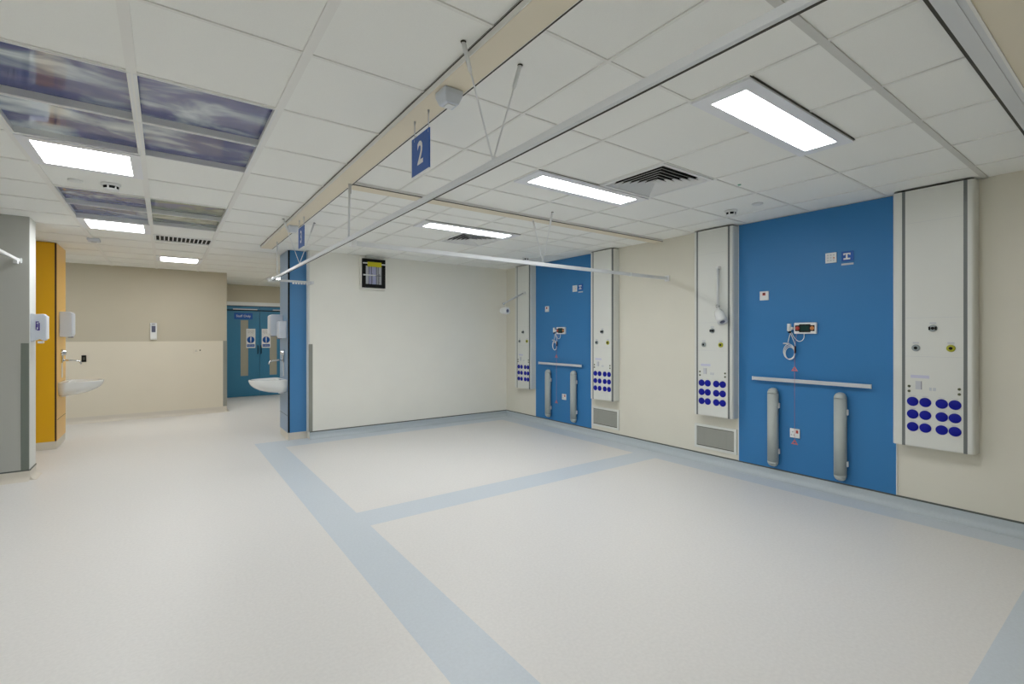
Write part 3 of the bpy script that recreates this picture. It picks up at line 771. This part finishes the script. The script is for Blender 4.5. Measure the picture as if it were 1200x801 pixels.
def dispenser(name, label, cat, x, y, z0, z1, sgn, dep, w_, win=None):
    t = thing(name, label, cat, (x, y, z0))
    xa, xb = x, x + sgn * dep
    mb = MB()
    prof = [(0, 0), (0, 1), (.82, 1), (1, .93), (1, .12), (.86, 0)]
    mb.prism([(a * dep * sgn, b * (z1 - z0)) for a, b in prof], (x, y - w_ / 2, z0), (x, y + w_ / 2, z0), (1, 0, 0), (0, 0, 1))
    mb.build('housing', 'white_b', t, .008)
    x1_ = x + sgn * dep * .55
    MB().box(min(x1_, x1_ + sgn * .05), max(x1_, x1_ + sgn * .05), y - .03, y + .03, z0 - .012, z0 + .004).build('outlet', 'ink', t)
    return t

# yellow panelled wash station
t = thing('wash_station_casing', 'tall yellow panelled casing behind the grey partition at the left', 'casing', (-1.5, 8.6, 0))
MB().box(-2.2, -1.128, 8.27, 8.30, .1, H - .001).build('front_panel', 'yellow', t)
lab(MB().box(-1.134, -1.110, 8.296, 8.95, .1, H - .001).build('side_panel', 'yellow_lit', t), 'yellow side panel, coloured lighter as if lit')
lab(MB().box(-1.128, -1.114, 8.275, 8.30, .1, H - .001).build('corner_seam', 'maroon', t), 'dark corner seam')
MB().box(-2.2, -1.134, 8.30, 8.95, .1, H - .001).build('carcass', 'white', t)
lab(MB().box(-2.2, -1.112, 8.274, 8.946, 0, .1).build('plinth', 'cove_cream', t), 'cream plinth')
MB().box(-1.1105, -1.109, 8.305, 8.945, .36, .365).build('panel_joint', 'maroon', t)
basin('wash_basin', 'white wall-hung basin on the yellow casing', -1.110, 8.62, .83, 1, .43, .27)
tap('chrome sensor tap above the basin on the yellow casing', -1.110, 8.62, 1.205, 1)
dispenser('paper_towel_dispenser', 'white towel dispenser on the side of the yellow casing', 'dispenser', -1.110, 8.60, 1.415, 1.745, 1, .125, .28)
t = thing('hand_gel_dispenser', 'white hand gel dispenser with purple mark on the end of the grey partition', 'dispenser', (-1.088, 6.74, 1.37))
mb = MB().prism([(0, .0), (0, .285), (.045, .278), (.095, .282), (.115, .26), (.115, .03), (.10, .01), (.06, .03), (.03, .015)], (-1.088, 6.685, 1.37), (-1.088, 6.80, 1.37), (1, 0, 0), (0, 0, 1))
mb.build('housing', 'white_b', t, .005)
MB().box(-.976, -.966, 6.70, 6.79, 1.40, 1.63).build('window', 'white', t, .003)
mb = MB().use('purple'); yl = 6.6835
mb.box(-1.050, -1.026, yl - .0015, yl, 1.565, 1.575).box(-1.050, -1.044, yl - .0015, yl, 1.49, 1.565).box(-1.040, -1.020, yl - .0015, yl, 1.485, 1.497).box(-1.030, -1.020, yl - .0015, yl, 1.497, 1.56).box(-1.042, -1.034, yl - .0015, yl, 1.515, 1.552)
lab(mb.build('printed_mark', None, t), 'purple printed mark')
MB().box(-1.04, -1.0, 6.70, 6.78, 1.355, 1.378).build('nozzle', 'white', t, .003)

# blue column with basin
t = thing('column_casing', 'tall blue panelled column at the left end of the far wall', 'column', (1.5, 7.4, 0))
lab(MB().box(1.384, 1.612, 7.10, 7.125, .1, H - .001).build('front_panel', 'column_blue', t), 'deep blue front panel')
lab(MB().box(1.360, 1.376, 7.12, 7.655, .1, H - .001).build('side_panel', 'column_side', t), 'paler blue-grey side panel')
lab(MB().box(1.366, 1.384, 7.104, 7.125, .1, H - .001).build('corner_seam', 'black', t), 'black corner seam')
MB().box(1.376, 1.612, 7.125, 7.655, .1, H - .001).build('carcass', 'column_side', t)
lab(MB().box(1.364, 1.612, 7.104, 7.655, 0, .1).build('plinth', 'cove_cream', t), 'cream plinth')
MB().box(1.3592, 1.3605, 7.125, 7.65, .33, .335).build('panel_joint', 'gap', t)
basin('wash_basin', 'white wall-hung basin on the blue column', 1.36, 7.38, .825, -1, .44, .25)
tap('chrome sensor tap above the basin on the blue column', 1.36, 7.36, 1.19, -1)
dispenser('paper_towel_dispenser', 'larger white dispenser on the side of the blue column, farther from the front', 'dispenser', 1.36, 7.54, 1.43, 1.73, -1, .165, .22)
dispenser('soap_dispenser', 'smaller white dispenser on the side of the blue column, near its front edge', 'dispenser', 1.36, 7.25, 1.395, 1.635, -1, .10, .17)

# back wall fittings
t = thing('wall_phone_unit', 'white upright wall unit with a grey display on the back wall of the walkway', 'wall unit', (-.163, YB, 1.355))
mb = MB().prism([(0, .02), (0, .285), (.03, .30), (.05, .29), (.055, .03), (.04, 0)], (-.21, YB, 1.355), (-.115, YB, 1.355), (0, -1, 0), (0, 0, 1)); mb.build('housing', 'white', t, .006)
MB().box(-.190, -.135, YB - .0575, YB - .05, 1.49, 1.60).build('display', 'lcd_grey', t)
MB().box(-.185, -.140, YB - .0575, YB - .048, 1.622, 1.634).build('slot', 'ink', t)
t = thing('power_socket', 'white wall socket on the cream lower part of the back wall', 'socket', (.486, YB, 1.15))
MB().box(.415, .56, YB - .01, YB, 1.108, 1.195).build('plate', 'wall_sheet', t, .003)
mb = MB().use('ink').box(.445, .452, YB - .011, YB - .009, 1.14, 1.155).box(.468, .475, YB - .011, YB - .009, 1.14, 1.155).box(.456, .463, YB - .011, YB - .009, 1.16, 1.172)
mb.build('socket_slot', None, t)
MB().box(.510, .526, YB - .014, YB - .009, 1.15, 1.175).build('switch', 'black', t)
t = thing('control_plate', 'small black control plate on the back wall above the basin of the yellow casing', 'switch', (-1.07, YB, 1.02))
MB().box(-1.105, -1.045, YB - .012, YB, 1.0, 1.11).build('plate', 'black', t, .004)
MB().box(-1.09, -1.06, YB - .016, YB - .012, 1.03, 1.08).build('button', 'gap', t, .002)

# double doors
t = thing('door_1', 'pair of blue doors with tall narrow glass panes', 'door', (1.82, YD, 0)); del t['label']; del t['category']; t['kind'] = 'structure'
for (a, b, lx) in ((.985, 1.812, 1.42), (1.818, 2.65, 2.03)):
    l0, l1 = lx, lx + .158
    mb = MB().use('door_blue'); y0_, y1_ = YD + .01, YD + .055
    mb.box(a, b, y0_, y1_, .008, .49).box(a, b, y0_, y1_, 1.79, 2.11).box(a, l0, y0_, y1_, .49, 1.79).box(l1, b, y0_, y1_, .49, 1.79)
    leaf = mb.build('door_leaf', None, t)
    MB().box(l0, l1, y0_ + .012, y0_ + .020, .49, 1.79).build('glass_pane', 'glass', leaf)
    hx = 1.775 if a < 1.5 else 1.845
    MB().tube([(hx, y0_, 1.20), (hx, y0_ - .035, 1.18), (hx, y0_ - .035, 1.02), (hx, y0_, 1.0)], .009, 8).build('handle', 'black', leaf)
    MB().box(a + .28, b - .05, y0_ - .045, y0_, 2.030, 2.052).build('door_closer', 'alu', leaf, .004)
mb = MB().use('white').box(.955, 2.68, YD - .02, YD + .06, 2.125, 2.21).box(.955, .985, YD - .01, YD + .06, 0, 2.125).box(2.65, 2.68, YD - .01, YD + .06, 0, 2.125)
mb.build('door_frame', None, t)
MB().box(1.0, 2.64, YD - .012, YD + .006, 2.005, 2.028).build('head_gap', 'black', t)
MB().box(1.02, 2.6, YD + .004, YD + .05, 2.11, 2.125).build('head_gap', 'black', t)
t = thing('door_sign', 'wide blue staff only sign at the top of the left door', 'sign', (1.47, YD, 1.81))
MB().box(1.29, 1.665, YD + .004, YD + .009, 1.81, 1.955).build('board', 'signblue', t)
MB().use('white').text('Staff Only', .075, (1.478, YD + .0035, 1.882), (1, 0, 0), (0, 0, 1), .001).build('lettering', None, t)
for x, l in ((1.63, 'white fire door notice with blue disc on the left door'), (1.955, 'white fire door notice with blue disc on the right door')):
    t = thing('fire_door_notice', l, 'notice', (x, YD, 1.14), 'fire door notices on the blue doors')
    MB().box(x - .095, x + .095, YD + .005, YD + .009, 1.14, 1.59).build('board', 'white', t)
    MB().lathe((x, YD + .0052, 1.33), (0, -1, 0), [(0, .078), (.001, .078), (.001, 0)], 32).build('disc', 'signblue', t)
    MB().box(x - .08, x + .08, YD + .004, YD + .006, 1.165, 1.225).build('caption_band', 'signblue', t)
    mb = MB().use('white').box(x - .010, x + .010, YD + .0030, YD + .004, 1.30, 1.40); mb.lathe((x, YD + .0040, 1.277), (0, -1, 0), [(0, .012), (.001, .012), (.001, 0)], 12)
    mb.build('exclamation_mark', None, t)
    MB().use('ink').text('Automatic', .034, (x, YD + .0045, 1.535), (1, 0, 0), (0, 0, 1)).text('fire door', .034, (x, YD + .0045, 1.495), (1, 0, 0), (0, 0, 1)).build('lettering', None, t)
    MB().use('white').text('Keep clear', .032, (x, YD + .0036, 1.195), (1, 0, 0), (0, 0, 1)).build('caption', None, t)

for o in list(scene.objects):
    if '_o' in o: del o['_o']
